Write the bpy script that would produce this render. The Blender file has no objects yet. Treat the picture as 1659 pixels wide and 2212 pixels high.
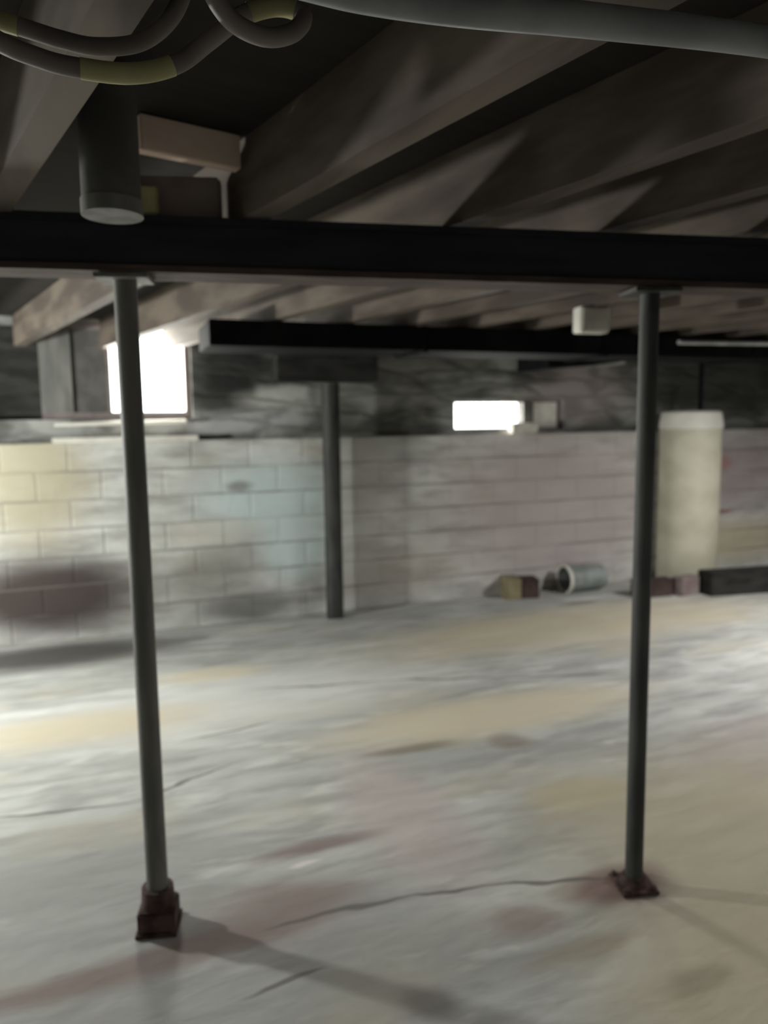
import bpy, bmesh, math, random
from mathutils import Vector, Matrix
random.seed(7)
C = bpy.context.scene
COL = C.collection
pi = math.pi

# ------------------------------------------------------------------ camera
F = 1598.0
cam_d = bpy.data.cameras.new('camera'); cam = bpy.data.objects.new('camera', cam_d); COL.objects.link(cam)
cam_d.sensor_fit = 'VERTICAL'; cam_d.sensor_height = 24.0; cam_d.lens = 24.0 * F / 2212.0
yaw, pitch, roll = math.radians(-20.9), math.radians(-6.8), math.radians(0.8)
fw = Vector((-math.sin(yaw) * math.cos(pitch), math.cos(yaw) * math.cos(pitch), math.sin(pitch)))
r0 = Vector((math.cos(yaw), math.sin(yaw), 0)); u0 = r0.cross(fw)
rt = r0 * math.cos(roll) - u0 * math.sin(roll); up = u0 * math.cos(roll) + r0 * math.sin(roll)
M = Matrix((rt, up, -fw)).transposed().to_4x4(); M.translation = (0, 0, 1.5)
cam.matrix_world = M
cam_d.clip_start = 0.05; cam_d.clip_end = 100
cam_d.dof.use_dof = True
cam_d.dof.focus_distance = 0.95
APERTURE_MM = 8.0                       # a phone held out of focus
cam_d.dof.aperture_fstop = cam_d.lens / APERTURE_MM
C.camera = cam

# ------------------------------------------------------------------ world, lights, exposure
C.view_settings.view_transform = 'Standard'; C.view_settings.look = 'None'
C.view_settings.gamma = 1; C.view_settings.use_curve_mapping = False
C.view_settings.exposure = 0.1
W = bpy.data.worlds.new('world'); C.world = W; W.use_nodes = True
bg = W.node_tree.nodes['Background']; bg.inputs[0].default_value = (0.95, 0.98, 1, 1); bg.inputs[1].default_value = 6.0

def area(name, loc, look, sx, sy, power, col=(1, 1, 1), spread=pi):
    l = bpy.data.lights.new(name, 'AREA'); l.shape = 'RECTANGLE'; l.size = sx; l.size_y = sy
    l.energy = power; l.color = col; l.spread = spread
    o = bpy.data.objects.new(name, l); COL.objects.link(o); o.location = loc
    d = Vector(look) - Vector(loc); o.rotation_euler = d.to_track_quat('-Z', 'Y').to_euler()
    return o
# daylight arriving at the two wall windows
area('daylight_large_window', (0.36, 5.98, 1.95), (1.0, 3.4, 1.3), 0.55, 0.62, 90, (1, 0.97, 0.9))
area('daylight_small_window', (3.15, 5.98, 1.60), (2.4, 3.6, 0.6), 0.55, 0.24, 30, (1, 0.97, 0.92))

# ------------------------------------------------------------------ node helpers
class NT:
    def __init__(s, name):
        s.m = bpy.data.materials.new(name); s.m.use_nodes = True
        s.t = s.m.node_tree; s.b = s.t.nodes['Principled BSDF']
        s.b.inputs['Specular IOR Level'].default_value = 0.25
    def n(s, k, **kw):
        x = s.t.nodes.new(k)
        for a, v in kw.items(): setattr(x, a, v)
        return x
    def l(s, a, b): s.t.links.new(a, b)
    def math(s, op, a, b=None, c=None):
        x = s.n('ShaderNodeMath', operation=op)
        for i, v in enumerate((a, b, c)):
            if v is None: continue
            if isinstance(v, (int, float)): x.inputs[i].default_value = v
            else: s.l(v, x.inputs[i])
        return x.outputs[0]
    def coords(s, plane='xy', warp=0.0, wscale=(1, 1), detail=3):
        tc = s.n('ShaderNodeTexCoord'); sp = s.n('ShaderNodeSeparateXYZ'); s.l(tc.outputs['Object'], sp.inputs[0])
        a, b = sp.outputs[0], sp.outputs[1 if plane == 'xy' else 2]
        if plane == 'yz': a, b = sp.outputs[1], sp.outputs[2]
        if warp:
            nz = s.noise((a, b), wscale, detail=detail, color=True)
            q = s.n('ShaderNodeSeparateColor'); s.l(nz, q.inputs[0])
            a = s.math('MULTIPLY_ADD', s.math('SUBTRACT', q.outputs[0], 0.5), warp * 2, a)
            b = s.math('MULTIPLY_ADD', s.math('SUBTRACT', q.outputs[1], 0.5), warp, b)
        return a, b
    def noise(s, ab, scale, detail=4, rough=0.55, color=False, seed=0.0):
        c = s.n('ShaderNodeCombineXYZ')
        s.l(s.math('MULTIPLY', ab[0], scale[0]), c.inputs[0]); s.l(s.math('MULTIPLY', ab[1], scale[1]), c.inputs[1])
        c.inputs[2].default_value = seed
        x = s.n('ShaderNodeTexNoise'); x.inputs['Scale'].default_value = 1; x.inputs['Detail'].default_value = detail
        x.inputs['Roughness'].default_value = rough; s.l(c.outputs[0], x.inputs['Vector'])
        return x.outputs['Color' if color else 'Fac']
    def ramp(s, v, lo, hi, a=0.0, b=1.0):
        x = s.n('ShaderNodeMapRange', interpolation_type='SMOOTHSTEP'); s.l(v, x.inputs[0])
        for i, q in enumerate((lo, hi, a, b)): x.inputs[i + 1].default_value = q
        return x.outputs[0]
    def mix(s, f, a, b, mode='MIX'):
        x = s.n('ShaderNodeMix', data_type='RGBA', blend_type=mode)
        for k, v in ((0, f), (6, a), (7, b)):
            if isinstance(v, (int, float)): x.inputs[k].default_value = v
            elif isinstance(v, tuple): x.inputs[k].default_value = (*v, 1)
            else: s.l(v, x.inputs[k])
        return x.outputs[2]
    def blob(s, col, ab, c, r, colour, amount, rot=0.0, soft=0.55):
        dx = s.math('SUBTRACT', ab[0], c[0]); dy = s.math('SUBTRACT', ab[1], c[1])
        ca, sa = math.cos(rot), math.sin(rot)
        ux = s.math('ADD', s.math('MULTIPLY', dx, ca / r[0]), s.math('MULTIPLY', dy, sa / r[0]))
        uy = s.math('ADD', s.math('MULTIPLY', dx, -sa / r[1]), s.math('MULTIPLY', dy, ca / r[1]))
        d = s.math('SQRT', s.math('ADD', s.math('MULTIPLY', ux, ux), s.math('MULTIPLY', uy, uy)))
        return s.mix(s.ramp(d, 1 - soft, 1 + soft, amount, 0.0), col, colour)
    def crack(s, col, ab, p, q, w, colour, amount):
        dx, dy = q[0] - p[0], q[1] - p[1]; L = math.hypot(dx, dy)
        return s.blob(col, ab, ((p[0] + q[0]) / 2, (p[1] + q[1]) / 2), (L / 2, w), colour, amount, math.atan2(dy, dx), 0.35)
    def out(s, col, rough=0.85, bump=None, dist=0.01, strength=0.4):
        s.l(col, s.b.inputs['Base Color']); s.b.inputs['Roughness'].default_value = rough
        if bump is not None:
            x = s.n('ShaderNodeBump'); x.inputs['Strength'].default_value = strength; x.inputs['Distance'].default_value = dist
            s.l(bump, x.inputs['Height']); s.l(x.outputs[0], s.b.inputs['Normal'])
        return s.m

def simple(name, a, b, scale=(9, 9, 9), rough=0.8, metallic=0.0, bump=0.3):
    s = NT(name); tc = s.n('ShaderNodeTexCoord'); mp = s.n('ShaderNodeMapping'); mp.inputs['Scale'].default_value = scale
    s.l(tc.outputs['Object'], mp.inputs[0])
    nz = s.n('ShaderNodeTexNoise'); nz.inputs['Scale'].default_value = 1; nz.inputs['Detail'].default_value = 4
    s.l(mp.outputs[0], nz.inputs['Vector'])
    s.b.inputs['Metallic'].default_value = metallic
    return s.out(s.mix(s.ramp(nz.outputs[0], 0.35, 0.65), a, b), rough, nz.outputs[0], 0.004, bump)

# ---- floor: worn patchy concrete, float-finished along the wall
def floor_mat():
    s = NT('worn_concrete'); ab = s.coords('xy', 0.10, (2.2, 5.0))
    col = s.mix(s.ramp(s.noise(ab, (0.9, 2.2), 5), 0.32, 0.68), (0.36, 0.365, 0.345), (0.52, 0.525, 0.50))
    col = s.mix(s.ramp(s.noise(ab, (2.5, 13), 5, seed=3), 0.42, 0.66, 0, 0.6), col, (0.25, 0.245, 0.23))
    col = s.mix(s.ramp(s.noise(ab, (1.6, 4.5), 4, seed=31), 0.5, 0.68, 0, 0.4), col, (0.24, 0.24, 0.225))
    col = s.mix(s.ramp(s.noise(ab, (2.2, 9), 4, seed=37), 0.56, 0.7, 0, 0.5), col, (0.70, 0.70, 0.67))
    col = s.mix(s.ramp(s.noise(ab, (1.1, 2.0), 3, seed=9), 0.52, 0.68, 0, 0.5), col, (0.45, 0.40, 0.30))
    tan, mau, dk, wh = (0.50, 0.435, 0.31), (0.40, 0.34, 0.32), (0.16, 0.14, 0.125), (0.62, 0.62, 0.60)
    B = [((0.62, 3.95), (1.1, 0.42), wh, .6), ((-0.15, 3.9), (0.55, 0.20), (0.54, 0.47, 0.34), .8), ((1.85, 3.25), (0.85, 0.22), (0.58, 0.51, 0.38), .85),
         ((3.3, 4.5), (1.5, 0.45), (0.56, 0.49, 0.35), .7), ((2.15, 1.75), (0.75, 0.75), (0.42, 0.37, 0.26), .8), ((1.55, 1.25), (0.45, 0.35), (0.42, 0.37, 0.26), .8),
         ((1.73, 2.38), (0.22, 0.13), (0.44, 0.38, 0.25), .8), ((1.25, 3.03), (0.20, 0.045), (0.20, 0.17, 0.13), .8), ((1.72, 2.93), (0.11, 0.08), (0.22, 0.18, 0.15), .7),
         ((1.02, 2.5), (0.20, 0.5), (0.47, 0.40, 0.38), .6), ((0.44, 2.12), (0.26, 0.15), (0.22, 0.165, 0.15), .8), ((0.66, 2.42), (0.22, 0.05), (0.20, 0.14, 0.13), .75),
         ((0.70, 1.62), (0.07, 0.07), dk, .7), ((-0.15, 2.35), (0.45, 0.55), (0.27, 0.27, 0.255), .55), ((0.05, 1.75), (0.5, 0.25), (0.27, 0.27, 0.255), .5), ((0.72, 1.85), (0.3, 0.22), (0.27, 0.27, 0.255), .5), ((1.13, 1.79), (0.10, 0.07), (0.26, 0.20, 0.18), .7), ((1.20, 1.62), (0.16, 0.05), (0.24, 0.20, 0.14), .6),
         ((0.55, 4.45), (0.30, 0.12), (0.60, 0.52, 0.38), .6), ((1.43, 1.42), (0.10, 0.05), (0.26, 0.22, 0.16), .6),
         ((3.65, 5.03), (0.20, 0.05), dk, .7), ((1.50, 1.83), (0.17, 0.09), (0.17, 0.10, 0.09), .85), ((-0.40, 5.25), (0.85, 0.28), (0.07, 0.064, 0.06), .95),  # first and last blobs: shadows painted by the tub and lower-left wall foot
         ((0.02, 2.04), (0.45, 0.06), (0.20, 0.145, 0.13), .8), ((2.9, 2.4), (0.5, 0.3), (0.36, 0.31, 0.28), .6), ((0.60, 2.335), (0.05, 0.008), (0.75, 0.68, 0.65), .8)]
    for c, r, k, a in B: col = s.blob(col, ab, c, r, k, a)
    ck = (0.10, 0.09, 0.08)
    for p, q in [((0.75, 4.08), (1.5, 3.94)), ((1.5, 3.94), (2.1, 3.72)), ((2.1, 3.72), (2.9, 3.47)), ((0.40, 2.04), (0.85, 2.03)), ((0.85, 2.03), (1.12, 1.98)),
                 ((1.12, 1.98), (1.50, 1.87)), ((0.10, 3.01), (0.50, 3.20)), ((0.28, 1.80), (0.52, 1.83)), ((-0.5, 3.1), (0.0, 3.0)), ((0.3, 3.52), (0.75, 3.62))]:
        col = s.crack(col, ab, p, q, 0.009, ck, .75)
    return s.out(col, 0.8, s.noise(ab, (6, 14), 6), 0.012, 0.35)

# ---- lower wall: whitewashed concrete blocks, 0.2 m courses
def wall_mat(plane='xz'):
    s = NT('whitewashed_block_' + plane); ab = s.coords(plane, 0.05, (2.5, 5)); raw = s.coords(plane, 0.012, (5, 5))
    col = s.mix(s.ramp(s.noise(ab, (1.1, 2.4), 5), 0.34, 0.66), (0.46, 0.46, 0.43), (0.70, 0.70, 0.67))
    col = s.mix(s.ramp(s.noise(ab, (2.2, 9), 5, seed=4), 0.42, 0.68, 0, 0.6), col, (0.24, 0.225, 0.205))
    col = s.mix(s.ramp(s.noise(ab, (1.5, 3.0), 3, seed=8), 0.55, 0.7, 0, 0.5), col, (0.42, 0.37, 0.28))
    if plane == 'xz':
        B = [((-0.45, 1.15), (0.36, 0.45), (0.40, 0.36, 0.26), .9), ((-0.38, 0.33), (0.66, 0.29), (0.065, 0.052, 0.048), 1.0), ((1.2, 0.95), (0.50, 0.28), (0.62, 0.72, 0.73), .9),  # near-black blob: cast shadow painted on the lower-left wall
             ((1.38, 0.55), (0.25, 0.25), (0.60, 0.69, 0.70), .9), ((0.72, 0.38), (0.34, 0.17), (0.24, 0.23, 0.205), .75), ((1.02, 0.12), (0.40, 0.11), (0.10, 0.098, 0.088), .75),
             ((0.75, 0.72), (0.35, 0.10), (0.60, 0.57, 0.50), .6), ((0.97, 1.05), (0.09, 0.04), (0.20, 0.18, 0.18), .7), ((3.8, 0.75), (1.05, 0.70), (0.40, 0.345, 0.335), .9),
             ((2.3, 0.30), (0.5, 0.2), (0.40, 0.35, 0.30), .5), ((5.9, 0.30), (0.9, 0.20), (0.44, 0.39, 0.26), .8), ((5.8, 1.0), (0.75, 0.38), (0.30, 0.245, 0.24), .8),
             ((5.66, 1.08), (0.14, 0.07), (0.36, 0.14, 0.14), .6), ((5.66, 0.60), (0.16, 0.022), (0.25, 0.05, 0.04), .75), ((1.9, 0.80), (0.25, 0.7), (0.48, 0.47, 0.42), .6)]
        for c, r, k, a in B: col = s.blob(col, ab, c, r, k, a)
    br = s.n('ShaderNodeTexBrick'); br.inputs['Scale'].default_value = 1; br.inputs['Brick Width'].default_value = 0.42
    br.inputs['Row Height'].default_value = 0.2; br.inputs['Mortar Size'].default_value = 0.010; br.inputs['Mortar Smooth'].default_value = 0.6
    br.inputs['Color1'].default_value = (1, 1, 1, 1); br.inputs['Color2'].default_value = (0.94, 0.94, 0.94, 1); br.inputs['Mortar'].default_value = (0.86, 0.85, 0.84, 1)
    cx = s.n('ShaderNodeCombineXYZ'); s.l(raw[0], cx.inputs[0]); s.l(raw[1], cx.inputs[1]); s.l(cx.outputs[0], br.inputs['Vector'])
    col = s.mix(0.75, col, br.outputs['Color'], 'MULTIPLY')
    fr = s.math('FRACT', s.math('ADD', s.math('MULTIPLY', raw[1], 5.0), 0.5))
    ln = s.ramp(s.math('ABSOLUTE', s.math('SUBTRACT', fr, 0.5)), 0.02, 0.07, 0.5, 0.0)
    ln = s.math('MULTIPLY', ln, s.ramp(s.noise(ab, (1.3, 4), 3, seed=21), 0.35, 0.6))
    col = s.mix(ln, col, (0.16, 0.145, 0.13))
    h = s.math('ADD', s.noise(ab, (6, 9), 5), s.math('MULTIPLY', br.outputs['Fac'], -0.8))
    return s.out(col, 0.9, h, 0.015, 0.4)

# ---- upper wall: grey rubble masonry
def rubble_mat():
    s = NT('grey_rubble_masonry'); ab = s.coords('xz', 0.09, (3, 4))
    col = s.mix(s.ramp(s.noise(ab, (2.0, 4.5), 5), 0.38, 0.62), (0.10, 0.10, 0.092), (0.30, 0.30, 0.28))
    col = s.mix(s.ramp(s.noise(ab, (1.3, 9), 4, seed=6), 0.5, 0.7, 0, 0.6), col, (0.05, 0.05, 0.047))
    B = [((0.98, 1.95), (0.34, 0.30), (0.018, 0.018, 0.018), .95), ((1.32, 1.70), (0.28, 0.09), (0.52, 0.52, 0.48), .9), ((0.95, 1.52), (0.5, 0.09), (0.50, 0.50, 0.51), .8),  # first blob paints the shadow right of the large window
         ((2.4, 2.0), (0.7, 0.13), (0.25, 0.25, 0.235), .6), ((2.3, 1.72), (0.6, 0.10), (0.28, 0.28, 0.26), .6), ((4.05, 1.80), (0.50, 0.26), (0.37, 0.32, 0.31), .9),
         ((3.6, 1.90), (0.25, 0.08), (0.07, 0.07, 0.065), .7), ((1.85, 1.62), (0.15, 0.07), (0.06, 0.06, 0.05), .7), ((5.8, 1.95), (1.0, 0.5), (0.04, 0.04, 0.037), .8)]  # last blob paints the light falloff at the far right
    for c, r, k, a in B: col = s.blob(col, ab, c, r, k, a)
    vo = s.n('ShaderNodeTexVoronoi', feature='DISTANCE_TO_EDGE'); vo.inputs['Scale'].default_value = 1
    cx = s.n('ShaderNodeCombineXYZ'); s.l(s.math('MULTIPLY', ab[0], 1.6), cx.inputs[0]); s.l(s.math('MULTIPLY', ab[1], 7.5), cx.inputs[1]); s.l(cx.outputs[0], vo.inputs['Vector'])
    e = s.ramp(vo.outputs[0], 0.0, 0.16)
    col = s.mix(e, s.mix(0.35, col, (0.05, 0.05, 0.045)), col)
    return s.out(col, 0.95, s.math('ADD', e, s.noise(ab, (8, 12), 5)), 0.02, 0.5)

def board_mat(name, a, b, dirn):   # sawn boards laid across the joists
    s = NT(name); tc = s.n('ShaderNodeTexCoord'); mp = s.n('ShaderNodeMapping'); mp.inputs['Rotation'].default_value = (0, 0, dirn)
    s.l(tc.outputs['Object'], mp.inputs[0]); br = s.n('ShaderNodeTexBrick'); br.inputs['Scale'].default_value = 1
    br.inputs['Brick Width'].default_value = 2.4; br.inputs['Row Height'].default_value = 0.14; br.inputs['Mortar Size'].default_value = 0.006
    br.inputs['Color1'].default_value = (*a, 1); br.inputs['Color2'].default_value = (*b, 1); br.inputs['Mortar'].default_value = (0.02, 0.015, 0.01, 1)
    s.l(mp.outputs[0], br.inputs['Vector'])
    nz = s.n('ShaderNodeTexNoise'); nz.inputs['Scale'].default_value = 3; mp2 = s.n('ShaderNodeMapping'); mp2.inputs['Scale'].default_value = (1, 9, 1)
    s.l(mp.outputs[0], mp2.inputs[0]); s.l(mp2.outputs[0], nz.inputs['Vector'])
    col = s.mix(s.ramp(nz.outputs[0], 0.3, 0.7, 0, .5), br.outputs[0], (a[0] * .5, a[1] * .5, a[2] * .5))
    return s.out(col, 0.85, nz.outputs[0], 0.004, 0.3)

M_floor = floor_mat(); M_wall = wall_mat('xz'); M_wall_side = wall_mat('yz'); M_rubble = rubble_mat()
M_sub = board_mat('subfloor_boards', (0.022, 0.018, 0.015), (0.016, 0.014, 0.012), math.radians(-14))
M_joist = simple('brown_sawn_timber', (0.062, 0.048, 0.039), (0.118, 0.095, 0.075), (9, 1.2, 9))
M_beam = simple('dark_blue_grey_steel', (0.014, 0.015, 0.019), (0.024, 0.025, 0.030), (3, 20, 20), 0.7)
M_rust = simple('rusty_flange', (0.05, 0.035, 0.03), (0.085, 0.06, 0.05), (6, 20, 20), 0.8)
M_post = simple('grey_painted_steel', (0.10, 0.10, 0.092), (0.16, 0.155, 0.14), (20, 20, 3), 0.6)
M_postd = simple('dark_grey_iron', (0.030, 0.031, 0.030), (0.052, 0.053, 0.050), (20, 20, 4), 0.6)
M_rbase = simple('rusted_base_iron', (0.035, 0.02, 0.018), (0.09, 0.055, 0.05), (18, 18, 18), 0.9)
M_dkwood = simple('blackened_timber', (0.012, 0.012, 0.011), (0.028, 0.027, 0.025), (4, 14, 14), 0.9)
M_greywood = simple('weathered_grey_timber', (0.12, 0.12, 0.11), (0.18, 0.175, 0.16), (16, 16, 3), 0.8)
M_greyboard = simple('dull_grey_board', (0.075, 0.073, 0.067), (0.11, 0.105, 0.098), (7, 7, 7), 0.85)
M_mauve = simple('dusty_mauve_grey_paint', (0.15, 0.125, 0.12), (0.20, 0.17, 0.16), (7, 7, 7), 0.8)
M_litpine = simple('lit_pine_tone', (0.70, 0.54, 0.43), (0.80, 0.63, 0.51), (4, 12, 12), 0.7)  # brightness of a lamplit gap put into the board's colour
M_hose = simple('dusty_brown_hose', (0.10, 0.085, 0.08), (0.17, 0.145, 0.135), (6, 6, 6), 0.6)
M_yellow = simple('dull_yellow_wood_highlight', (0.26, 0.24, 0.12), (0.34, 0.32, 0.17), (9, 9, 9), 0.6)
M_pvc = simple('dull_grey_plastic', (0.17, 0.175, 0.18), (0.23, 0.235, 0.24), (7, 7, 7), 0.5)
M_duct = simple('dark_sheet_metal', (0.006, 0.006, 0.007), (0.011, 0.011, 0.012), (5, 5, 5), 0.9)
M_duct.node_tree.nodes['Principled BSDF'].inputs['Specular IOR Level'].default_value = 0.04
M_gal = simple('galvanised_pipe', (0.35, 0.36, 0.35), (0.5, 0.5, 0.48), (12, 12, 12), 0.4, 0.3)
M_tank = simple('cream_enamel', (0.42, 0.40, 0.31), (0.52, 0.50, 0.40), (3, 3, 5), 0.5)
M_white = simple('off_white_enamel', (0.60, 0.58, 0.52), (0.68, 0.66, 0.60), (5, 5, 5), 0.5)
M_can = simple('grey_plastic', (0.17, 0.19, 0.18), (0.26, 0.28, 0.27), (7, 7, 7), 0.5)
M_canin = simple('dark_inside', (0.03, 0.03, 0.03), (0.05, 0.05, 0.05), (7, 7, 7), 0.8)
M_card = simple('olive_brown_card', (0.20, 0.17, 0.10), (0.28, 0.24, 0.15), (7, 7, 7), 0.9)
M_dkbrown = simple('dark_brown_board', (0.04, 0.025, 0.022), (0.07, 0.045, 0.04), (9, 9, 9), 0.9)
M_brick = simple('dusty_purple_brick', (0.17, 0.13, 0.125), (0.24, 0.19, 0.18), (12, 12, 12), 0.9)
M_sill = simple('whitewashed_sill', (0.55, 0.52, 0.46), (0.70, 0.68, 0.62), (4, 9, 9), 0.6)
M_stone = simple('pale_masonry_chunk', (0.45, 0.43, 0.37), (0.6, 0.58, 0.52), (9, 9, 9), 0.9)
def glass_mat():
    m = bpy.data.materials.new('dusty_window_glass'); m.use_nodes = True; t = m.node_tree; t.nodes.clear()
    o = t.nodes.new('ShaderNodeOutputMaterial'); mx = t.nodes.new('ShaderNodeMixShader'); tr = t.nodes.new('ShaderNodeBsdfTransparent')
    gl = t.nodes.new('ShaderNodeBsdfGlossy'); gl.inputs['Roughness'].default_value = 0.05; mx.inputs[0].default_value = 0.06
    tr.inputs[0].default_value = (0.97, 0.98, 0.97, 1)
    t.links.new(tr.outputs[0], mx.inputs[1]); t.links.new(gl.outputs[0], mx.inputs[2]); t.links.new(mx.outputs[0], o.inputs[0]); return m
M_glass = glass_mat()
def emit_mat(name, col, s):
    m = bpy.data.materials.new(name); m.use_nodes = True; b = m.node_tree.nodes['Principled BSDF']
    b.inputs['Emission Color'].default_value = (*col, 1); b.inputs['Emission Strength'].default_value = s; return m

# ------------------------------------------------------------------ mesh helpers
def box(bm, x0, x1, y0, y1, z0, z1, bev=0.0, mat=None):
    r = bmesh.ops.create_cube(bm, size=1)['verts']
    bmesh.ops.scale(bm, vec=(x1 - x0, y1 - y0, z1 - z0), verts=r)
    bmesh.ops.translate(bm, vec=((x0 + x1) / 2, (y0 + y1) / 2, (z0 + z1) / 2), verts=r)
    if bev:
        es = list({e for v in r for e in v.link_edges})
        bmesh.ops.bevel(bm, geom=es, offset=bev, segments=2, affect='EDGES')
def cyl(bm, r1, r2, z0, z1, seg=28, cx=0, cy=0):
    q = bmesh.ops.create_cone(bm, cap_ends=True, segments=seg, radius1=r1, radius2=r2, depth=z1 - z0)['verts']
    bmesh.ops.translate(bm, vec=(cx, cy, (z0 + z1) / 2), verts=q); return q
def tube(bm, pts, r, seg=12, closed=False, caps=True):
    P = [Vector(p) for p in pts]; rings = []; n = len(P)
    prev = None
    for i, p in enumerate(P):
        t = (P[min(i + 1, n - 1)] - P[max(i - 1, 0)]).normalized()
        a = prev - t * prev.dot(t) if prev is not None else t.orthogonal()
        a.normalize(); prev = a; b = t.cross(a)
        rings.append([bm.verts.new(p + a * r * math.cos(2 * pi * k / seg) + b * r * math.sin(2 * pi * k / seg)) for k in range(seg)])
    for i in range(n - 1):
        for k in range(seg):
            bm.faces.new((rings[i][k], rings[i][(k + 1) % seg], rings[i + 1][(k + 1) % seg], rings[i + 1][k]))
    if caps: bm.faces.new(rings[0][::-1]); bm.faces.new(rings[-1])
def lathe(bm, prof, seg=32):
    rings = [[bm.verts.new((r * math.cos(2 * pi * k / seg), r * math.sin(2 * pi * k / seg), z)) for k in range(seg)] for r, z in prof]
    for i in range(len(prof) - 1):
        for k in range(seg):
            bm.faces.new((rings[i][k], rings[i][(k + 1) % seg], rings[i + 1][(k + 1) % seg], rings[i + 1][k]))
def smoothpath(pts, n=10):
    P = [Vector(p) for p in pts]; P = [P[0] * 2 - P[1]] + P + [P[-1] * 2 - P[-2]]; o = []
    for i in range(1, len(P) - 2):
        for k in range(n):
            t = k / n; a, b, c, d = P[i - 1:i + 3]
            o.append(0.5 * ((2 * b) + (c - a) * t + (2 * a - 5 * b + 4 * c - d) * t * t + (3 * b - a - 3 * c + d) * t ** 3))
    o.append(P[-2]); return o
def obj(name, bm, mat, parent=None, smooth=False, loc=None, rotz=None):
    bmesh.ops.recalc_face_normals(bm, faces=bm.faces)
    me = bpy.data.meshes.new(name); bm.to_mesh(me); bm.free(); me.materials.append(mat)
    if smooth:
        for p in me.polygons: p.use_smooth = True
        me.set_sharp_from_angle(angle=math.radians(40))
    o = bpy.data.objects.new(name, me); COL.objects.link(o)
    if parent: o.parent = parent
    if loc is not None: o.location = loc
    if rotz is not None: o.rotation_euler.z = rotz
    return o
def B(): return bmesh.new()
def thing(name, label, cat, loc=(0, 0, 0), rotz=0.0, group=None):
    o = bpy.data.objects.new(name, None); COL.objects.link(o); o.location = loc; o.rotation_euler = (0, 0, rotz)
    o.empty_display_size = 0.1; return tag(o, label, cat, group)
def tag(o, label, cat, group=None):
    o['label'] = label; o['category'] = cat
    if group: o['group'] = group
    return o
def struct(name, bm, m, label=None, loc=None, rotz=None):
    o = obj(name, bm, m, loc=loc, rotz=rotz); o['kind'] = 'structure'
    if label: o['label'] = label
    return o

# ------------------------------------------------------------------ room shell
XL, XR, YB, YW, ZC = -3.2, 8.5, -3.0, 5.58, 2.255
LEDGE = 1.40; YU = 5.66
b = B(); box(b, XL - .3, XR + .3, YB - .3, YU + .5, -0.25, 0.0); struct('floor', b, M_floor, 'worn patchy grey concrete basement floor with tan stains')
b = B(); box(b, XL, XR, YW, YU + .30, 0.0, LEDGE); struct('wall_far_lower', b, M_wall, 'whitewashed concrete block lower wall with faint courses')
# upper wall with two window openings
W1 = (-0.36, 0.66, 1.56, 2.24); W2 = (2.80, 3.90, 1.43, 1.69)
b = B()
def seg(x0, x1, z0, z1): box(b, x0, x1, YU, YU + .30, z0, z1)
seg(XL, -1.25, LEDGE, ZC); seg(-1.25, W1[0], LEDGE, 1.56); seg(-1.25, W1[0], 2.22, ZC); 
seg(W1[0], W1[1], LEDGE, W1[2]); seg(W1[0], W1[1], W1[3], ZC); seg(W1[1], W2[0], LEDGE, ZC)
seg(W2[0], W2[1], LEDGE, W2[2]); seg(W2[0], W2[1], W2[3], ZC); seg(W2[1], XR, LEDGE, ZC)
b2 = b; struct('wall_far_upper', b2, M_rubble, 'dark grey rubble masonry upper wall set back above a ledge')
b = B(); box(b, -1.25, W1[0] , YU + .22, YU + .30, 1.56, 2.22); struct('wall_recess', b, M_dkwood, 'black boarded recess left of the window')
b = B(); box(b, XL - .3, XL, YB, YU + .3, 0, ZC); struct('wall_left', b, M_wall_side)
b = B(); box(b, XR, XR + .3, YB, YU + .3, 0, ZC); struct('wall_right', b, M_wall_side)
b = B(); box(b, XL - .3, XR + .3, YB - .3, YB, 0, ZC); struct('wall_back', b, M_wall)
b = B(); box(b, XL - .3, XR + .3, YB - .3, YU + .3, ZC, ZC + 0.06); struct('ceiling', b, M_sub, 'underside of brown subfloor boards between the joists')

# window_1 : left leaf boarded grey, right leaf clear
win = thing('window_1', 'basement window with boarded grey left leaf and blown out bright right pane', 'window', (0, 0, 0)); win['kind'] = 'structure'
f = B(); y0, y1 = YU + .05, YU + .13
box(f, W1[0], W1[1], y0, y1, 2.19, W1[3]); box(f, W1[0], W1[1], y0, y1, W1[2], 1.61)
box(f, 0.615, W1[1], y0, y1, 1.61, 2.19)
obj('window_frame', f, M_mauve, win)
f = B(); box(f, W1[0], -0.155, y0 - .01, y1, 1.61, 2.19); obj('window_stile', f, M_greywood, win)
f = B(); box(f, -0.155, 0.075, y0 + .01, y1, 1.61, 2.19); obj('board_panel', f, M_greyboard, win)
f = B(); box(f, 0.075, 0.10, y0, y1, 1.61, 2.19); obj('mullion', f, M_mauve, win)
f = B(); box(f, 0.10, 0.615, y0 + .035, y0 + .043, 1.61, 2.19); obj('glass_pane', f, M_glass, win)
# window_2
win = thing('window_2', 'small low bright window in the rubble wall right of the middle post', 'window', (0, 0, 0)); win['kind'] = 'structure'
f = B(); y0, y1 = YU + .06, YU + .13
box(f, W2[0], W2[1], y0, y1, 1.67, W2[3]); box(f, W2[0], W2[1], y0, y1, W2[2], 1.45); box(f, W2[0], 2.84, y0, y1, 1.45, 1.67)
box(f, 3.86, W2[1], y0, y1, 1.45, 1.67)
obj('window_frame', f, M_mauve, win)
f = B(); box(f, 3.50, 3.60, y0 - .03, y1, 1.45, 1.67); obj('mullion', f, M_greyboard, win)
f = B(); box(f, 3.60, 3.86, y0 + .0, y1 - .02, 1.45, 1.67); obj('board_panel', f, M_sill, win)
f = B(); box(f, 2.84, 3.50, y0 + .03, y0 + .038, 1.45, 1.67); obj('glass_pane', f, M_glass, win)

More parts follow.
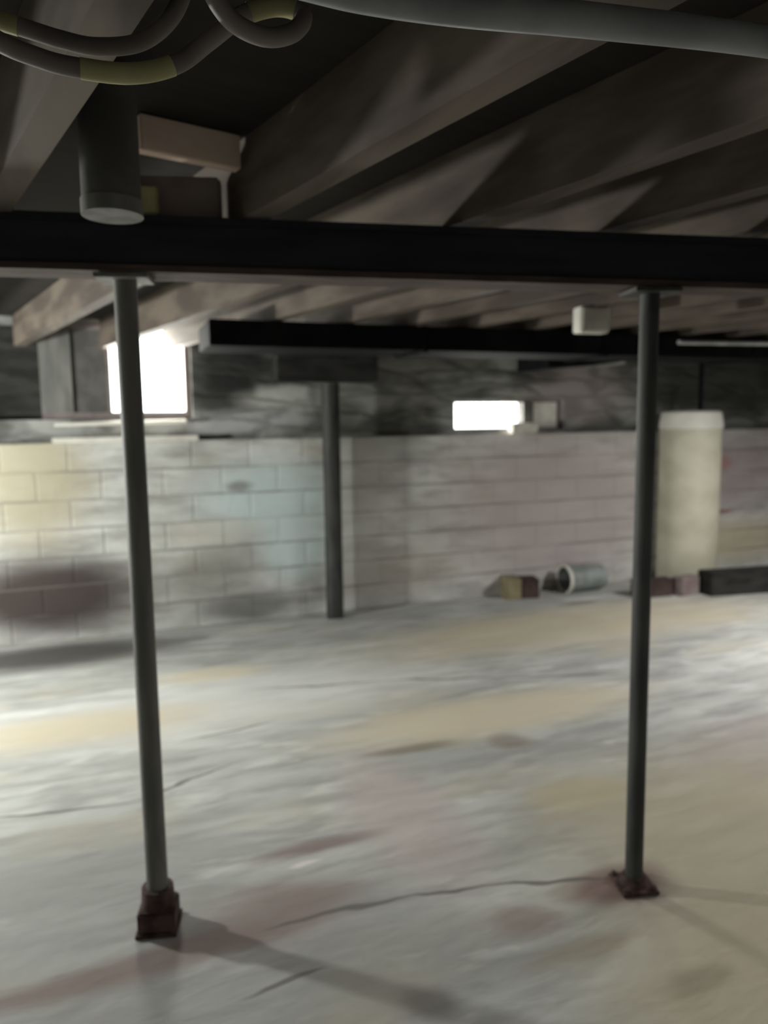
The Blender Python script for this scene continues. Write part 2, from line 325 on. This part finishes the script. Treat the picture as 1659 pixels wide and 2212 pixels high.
# ------------------------------------------------------------------ beam, joists, posts
ba = math.atan2(1.83 - 2.19, 1.53 - 0.09)
beam = thing('support_beam', 'dark steel I-beam crossing the whole ceiling on top of the posts', 'beam', (0.09, 2.19, 1.910), ba); beam.rotation_euler = (0, 0.018, ba)
ZB = 0.145
b = B(); box(b, -3.2, 7.4, -0.012, 0.012, 0.018, ZB - .018); box(b, -3.2, 7.4, -0.065, 0.065, ZB - .018, ZB); obj('beam_web', b, M_beam, beam)
b = B(); box(b, -3.2, 7.4, -0.065, 0.065, 0, 0.018); obj('beam_flange', b, M_rust, beam)
b = B(); box(b, -3.2, 7.4, -0.058, -0.013, 0.022, ZB - .02); obj('beam_infill', b, M_beam, beam)

ja = math.radians(14); SJ = 0.53; JW = 0.065
def joist(k, s0):
    # line X = s0 - tan(ja)*Y ; clipped to the room
    t = math.tan(ja); y0, y1 = YB + .02, YU - .02
    def X(y): return s0 - t * y
    if X(y0) > XR - .02: y0 = (s0 - XR + .02 + JW) / t
    if X(y0) + JW / math.cos(ja) > XR - .1: y0 = max(y0, (s0 - XR + .2) / t)
    if X(y1) < XL + .02: y1 = (s0 - XL - .02) / t
    if y1 - y0 < .3: return None
    bm = B(); n = 14; w = JW / math.cos(ja); h0, h1 = 2.055, ZC - .002
    rs = random.Random(k + 50); prev = None
    for i in range(n + 1):
        y = y0 + (y1 - y0) * i / n; j = rs.uniform(-.004, .004); q = rs.uniform(0, .006)
        c = [bm.verts.new(p) for p in ((X(y) + j, y, h0 + q * 0), (X(y) + w + j, y, h0), (X(y) + w + j, y, h1), (X(y) + j, y, h1))]
        if prev:
            for a in range(4): bm.faces.new((prev[a], prev[(a + 1) % 4], c[(a + 1) % 4], c[a]))
        else: bm.faces.new(c[::-1])
        prev = c
    bm.faces.new(prev)
    return obj('ceiling_joist', bm, M_joist)
words = ['first', 'second', 'third', 'fourth', 'fifth', 'sixth', 'seventh', 'eighth', 'ninth', 'tenth', 'eleventh', 'twelfth', 'thirteenth', 'fourteenth', 'fifteenth', 'sixteenth', 'seventeenth', 'eighteenth', 'nineteenth', 'twentieth', 'twenty-first', 'twenty-second', 'twenty-third', 'twenty-fourth', 'twenty-fifth']
js = [joist(k, v) for k, v in enumerate([-1.75, -1.30, -0.85, -0.43, -0.05, 0.30, 0.91, 1.45, 1.88, 2.28, 2.66, 3.05, 3.44, 3.83, 4.22, 4.61, 5.0, 5.39, 5.78, 6.17, 6.56, 6.95, 7.34, 7.73])]
for i, o in enumerate([o for o in js if o]):
    tag(o, 'rough brown wooden ceiling joist resting on the beam, %s from the left' % words[i], 'joist', 'ceiling joists above the beam')

def post(name, label, x, y, z1, r, mat, basemat, big, top=True):
    p = thing(name, label, 'post', (x, y, 0), ba)
    b = B(); cyl(b, r, r, 0.012, z1 - .012, 32); obj('pole', b, mat, p, True)
    if top:
        b = B(); box(b, -.07, .07, -.06, .06, z1 - .012, z1, .002); obj('top_plate', b, mat, p)
    b = B(); box(b, -.06 * big, .06 * big, -.06 * big, .06 * big, 0, .012, .002)
    for sx in (-1, 1):
        for sy in (-1, 1): cyl(b, .009, .009, .012, .024, 6, sx * .046 * big, sy * .046 * big)
    obj('base_plate', b, basemat, p)
    return p
pl = post('support_post', 'grey steel post under the beam with dark blocky foot, in front of the bright window', 0.09, 2.19, 1.908, 0.031, M_post, M_rbase, 1.0)
b = B(); box(b, -.054, .054, -.054, .054, .012, .075, .006); cyl(b, .050, .046, .075, .13, 24); obj('foot_collar', b, M_rbase, pl, True)
pr = post('support_post', 'dark grey steel post under the beam with flat rusty foot, nearest the right edge', 1.540, 1.810, 1.880, 0.028, M_postd, M_rbase, 1.0)
b = B(); cyl(b, .045, .036, .012, .04, 24); obj('foot_collar', b, M_rbase, pr, True)
post('support_post', 'dark iron post standing against the far wall between the two windows', 1.655, 5.44, 1.82, 0.068, M_postd, M_postd, 1.05, False)
b = B(); box(b, -.42, .36, -.09, .09, 0, .235, .008); tag(obj('timber_block', b, M_dkwood, loc=(1.655, 5.45, 1.82)), 'blackened timber block lying across the head of the far post', 'timber')

# ------------------------------------------------------------------ overhead things in front of the beam
d = thing('stub_pipe', 'short grey vertical pipe hanging from the ceiling in front of the beam, upper left', 'pipe', (0.055, 1.78, 1.96))
b = B(); cyl(b, .062, .062, 0, .293, 32); obj('pipe_body', b, M_greyboard, d, True)
b = B(); cyl(b, .065, .065, -.002, .03, 32); obj('pipe_collar', b, M_greywood, d, True)
b = B(); box(b, 0, .26, -.018, .018, 0, .085, .003); tag(obj('lit_gap_board', b, M_litpine, loc=(0.13, 1.98, ZC - .088), rotz=ja), 'pale board between two joists, coloured as a lit gap, beside the stub pipe', 'board')
b = B(); box(b, 0, .07, -.015, .015, 0, .075, .005); tag(obj('wood_offcut', b, M_yellow, loc=(0.115, 2.142, 2.056), rotz=ba), 'small yellowish wood offcut on top of the beam beside the stub pipe', 'offcut')
b = B(); box(b, 0, .29, -.03, .03, 0, .115, .006); tag(obj('timber_offcut', b, M_mauve, loc=(0.07, 2.215, 2.056), rotz=ba), 'dusty brown timber offcut wedged above the beam under the lit-gap board', 'timber')

# ------------------------------------------------------------------ things by the far wall
h = thing('water_tank', 'cream upright cylindrical tank against the far wall behind the right post', 'tank', (4.98, 5.27, 0))
b = B(); lathe(b, [(0, .04), (.255, .04), (.262, .06), (.262, 1.42), (0.0, 1.42)], 40); obj('tank_body', b, M_tank, h, True)
b = B(); lathe(b, [(0, 1.42), (.27, 1.42), (.272, 1.445), (.255, 1.56), (.235, 1.575), (0, 1.58)], 40); obj('tank_lid', b, M_white, h, True)
b = B(); cyl(b, .24, .24, 0, .04, 32); obj('tank_base', b, M_dkbrown, h, True)
b = B(); tube(b, [(.1, 0, 1.58), (.1, 0, ZC - .01)], .02); obj('flue_pipe', b, M_duct, h, True)

b = B(); box(b, 0, 2.6, -.1, .1, 0, .20, .008); tag(obj('long_timber', b, M_dkwood, loc=(4.80, 4.86, 0), rotz=-.17), 'long blackened timber lying on the floor at the right edge in front of the tank', 'timber')
b = B(); box(b, -.17, .17, -.06, .06, 0, .15, .006); tag(obj('rubble_block', b, M_dkbrown, loc=(4.36, 5.0, 0), rotz=-.1), 'dark brown block on the floor just right of the dark right post', 'block')
b = B(); box(b, -.11, .11, -.055, .055, 0, .16, .005); tag(obj('purple_brick', b, M_brick, loc=(4.66, 4.93, 0), rotz=.1), 'dusty purple brick standing on the floor between the dark block and the long timber', 'brick')

k = thing('plastic_tub', 'grey round tub lying on its side against the far wall beside a small box', 'tub', (3.93, 5.40, .118), -.05)
q = B(); lathe(q, [(.0, -.21), (.095, -.21), (.105, -.2), (.118, .17), (.112, .17), (.098, -.19), (0, -.19)], 32)
bmesh.ops.rotate(q, cent=(0, 0, 0), matrix=Matrix.Rotation(-pi / 2, 3, 'Y'), verts=q.verts); obj('tub_body', q, M_can, k, True)
q = B(); lathe(q, [(.112, .155), (.126, .155), (.126, .18), (.112, .18), (.112, .155)], 32)
bmesh.ops.rotate(q, cent=(0, 0, 0), matrix=Matrix.Rotation(-pi / 2, 3, 'Y'), verts=q.verts); obj('tub_rim', q, M_white, k, True)

k = thing('small_box', 'small olive and dark brown box on the floor left of the grey tub', 'box', (3.33, 5.44, 0), -.25)
b = B(); box(b, -.14, .14, -.09, .09, 0, .165, .005); obj('box_body', b, M_dkbrown, k)
b = B(); box(b, -.15, -.02, -.10, .10, .0, .175, .004); obj('box_flap', b, M_card, k)

# sill things below the bright window
b = B(); box(b, -.30, .21, -.085, .04, 0, .035, .006); tag(obj('sill_board', b, M_sill, loc=(0.0, 5.62, LEDGE)), 'whitewashed board on the wall ledge left of the grey post, below the window', 'board', 'boards on the ledge')
b = B(); box(b, .22, .66, -.085, .04, 0, .035, .006); tag(obj('sill_board', b, M_sill, loc=(0.02, 5.62, LEDGE)), 'whitewashed board on the wall ledge right of the grey post, below the window', 'board', 'boards on the ledge')
b = B(); [tube(b, [(x, 5.585, 1.527), (x, YU + .01, 1.527)], .008) for x in (-.2, .1)]; tube(b, [(-.28, 5.585, 1.525), (.19, 5.585, 1.532)], .014); tag(obj('pale_rod', b, M_white, smooth=True), 'thin white rod fixed on the wall left of the grey post, just under the window', 'rod', 'rods under the window')
b = B(); [tube(b, [(x, 5.585, 1.534), (x, YU + .01, 1.534)], .008) for x in (.3, .5)]; tube(b, [(.23, 5.585, 1.532), (.60, 5.585, 1.538)], .014); tag(obj('pale_rod', b, M_white, smooth=True), 'thin white rod fixed on the wall right of the grey post, just under the window', 'rod', 'rods under the window')
b = B(); box(b, -.12, .13, -.05, .05, -.09, 0.0, .012); tag(obj('masonry_chunk', b, M_stone, loc=(3.42, 5.575, LEDGE+.092)), 'pale chunk of masonry on the ledge under the small bright window', 'masonry')

# ductwork and pipes near the far wall ceiling
k = thing('trunk_duct', 'long dark sheet metal duct running under the joists along the top of the far wall', 'duct', (0.56, 3.95, 1.915))
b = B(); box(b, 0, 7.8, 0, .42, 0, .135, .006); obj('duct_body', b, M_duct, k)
for sx in (1.2, 2.45, 3.7, 4.95, 6.2):
    b = B(); box(b, sx, sx + .03, -.012, .432, -.012, .138, .003); obj('duct_seam', b, M_duct, k)
k = thing('flat_duct', 'dark tapering branch duct dropping toward the wall above the small window', 'duct', (3.62, 5.12, 1.93))
b = B()
vs = [b.verts.new(p) for p in ((-.35, -.16, -.02), (.35, -.16, .04), (.35, .30, .04), (-.35, .30, -.02), (-.35, -.16, .122), (.35, -.16, .122), (.35, .30, .122), (-.35, .30, .122))]
for fidx in ((0, 1, 2, 3), (4, 5, 6, 7), (0, 1, 5, 4), (1, 2, 6, 5), (2, 3, 7, 6), (3, 0, 4, 7)): b.faces.new([vs[i] for i in fidx])
obj('duct_body', b, M_duct, k)
b = B(); box(b, .35, .38, -.18, .32, .02, .124, .003); obj('duct_flange', b, M_greywood, k)
b = B(); tube(b, [(3.45, 3.78, 1.985), (7.0, 3.70, 2.03)], .014); tag(obj('thin_pipe', b, M_gal, smooth=True), 'thin galvanised pipe running under the joists at the right edge', 'pipe')
k = thing('junction_box', 'off white electrical junction box fixed under a joist, upper left of the right post', 'junction box', (2.30, 3.12, 1.930), -.1)
b = B(); box(b, -.08, .08, -.04, .04, 0, .124, .006); obj('box_body', b, M_white, k)
b = B(); box(b, -.07, .07, -.047, -.04, .010, .114, .002); obj('box_cover', b, M_stone, k)

# ------------------------------------------------------------------ hoses (in front of the beam, top left) and the pipe, top right
def hose(label, pts, r, bands, mat=M_hose):
    path = smoothpath(pts, 10)
    t = thing('rubber_hose', label, 'hose', path[0])
    path = [p - path[0] for p in path]
    b = B(); tube(b, path, r, 14); obj('hose_body', b, mat, t, True)
    for i0, i1 in bands:
        b = B(); tube(b, path[i0:i1], r * 1.06, 14); obj('highlight_band', b, M_yellow, t, True)  # yellow bands are highlights painted onto the hose
    return t
hose('dusty brown hose hanging in a wide loop with a smaller curl at its right end',
     [(-.30, 1.14, 2.04), (-.16, 1.11, 2.02), (-.089, 1.10, 1.984), (-.05, 1.10, 1.973), (-.009, 1.10, 1.967), (.065, 1.10, 1.969), (.126, 1.10, 1.990), (.171, 1.10, 2.027), (.217, 1.09, 2.062),
      (.265, 1.08, 2.078), (.298, 1.07, 2.067), (.280, 1.06, 2.037), (.235, 1.05, 2.020), (.185, 1.04, 2.035), (.16, 1.03, 2.09), (.17, 1.03, 2.24)], .0125, [(42, 60), (82, 97)])
hose('brown hose sagging in a shallow inner loop above the wide hose loop, upper left',
     [(-.32, 1.20, 2.03), (-.16, 1.16, 2.035), (-.10, 1.135, 2.026), (-.056, 1.13, 2.018), (-.018, 1.13, 2.012), (.027, 1.13, 2.010), (.085, 1.13, 2.026), (.130, 1.13, 2.07), (.15, 1.13, 2.13), (.16, 1.13, 2.25)], .0115, [(12, 28)])
b = B(); tube(b, smoothpath([(-.05, .90, 2.03), (.12, .85, 1.995), (.24, .84, 1.982), (.313, .84, 1.980), (.429, .84, 1.986), (.627, .84, 2.004), (.943, .84, 2.027), (1.4, .82, 2.03), (2.4, .75, 2.03)], 10), .020, 18)
tag(obj('plastic_pipe', b, M_pvc, smooth=True), 'smooth grey plastic pipe strung under the joists, curving across the upper right corner', 'pipe')


# ------------------------------------------------------------------ lamps outside the frame: an inferred bulb and added fill tubes
def lamp(name, label, loc, r, power, col, size=.05):
    t = thing(name, label, 'lamp', loc)
    b = B(); cyl(b, .022, .03, .055, .11, 20); obj('lamp_holder', b, M_duct, t, True)
    b = B(); bmesh.ops.create_uvsphere(b, u_segments=20, v_segments=12, radius=.03); bmesh.ops.translate(b, vec=(0, 0, .04), verts=b.verts)
    obj('bulb', b, emit_mat('bulb_glow', col, 8), t, True)
    b = B(); tube(b, [(0, 0, .11), (0, 0, ZC - loc[2] - .005)], .005, 8); obj('flex', b, M_duct, t)
    l = bpy.data.lights.new('bulb_light', 'POINT'); l.energy = power; l.color = col; l.shadow_soft_size = size
    o = bpy.data.objects.new('bulb_light', l); COL.objects.link(o); o.parent = t; o.location = (0, 0, -.02 - size * .5)
    return t
lamp('pendant_lamp', 'inferred bare bulb hanging low on a long flex, left of the grey post', (-2.15, 4.25, 1.42), .15, 330, (.97, 1, .96), .08)
def fill_tube(loc, rz, power, label):  # unseen fixtures added to brighten floor, wall and pale board
    t = thing('fill_tube', label, 'ceiling light', loc, rz)
    b = B(); box(b, -.62, .62, -.09, .09, .03, .10, .004); box(b, -.62, .62, -.09, -.082, -.03, .03); box(b, -.62, .62, .082, .09, -.03, .03); obj('housing', b, M_white, t)
    b = B(); tube(b, [(-.58, 0, .012), (.58, 0, .012)], .013); obj('added_tube', b, emit_mat('fill_glow', (1, 1, .97), 3), t, True)
    l = bpy.data.lights.new('fill_area', 'AREA'); l.shape = 'RECTANGLE'; l.size = 1.15; l.size_y = .10; l.energy = power; l.color = (1, .99, .97)
    o = bpy.data.objects.new('fill_area', l); COL.objects.link(o); o.parent = t; o.location = (0, 0, -.01)
    return t
fill_tube((1.6, -.35, 1.945), -.15, 12, 'added fill light as a tube under the joists behind the viewer')
fill_tube((4.9, 2.6, 1.945), math.radians(104), 95, 'added fill light as a tube under the joists out of view on the right')
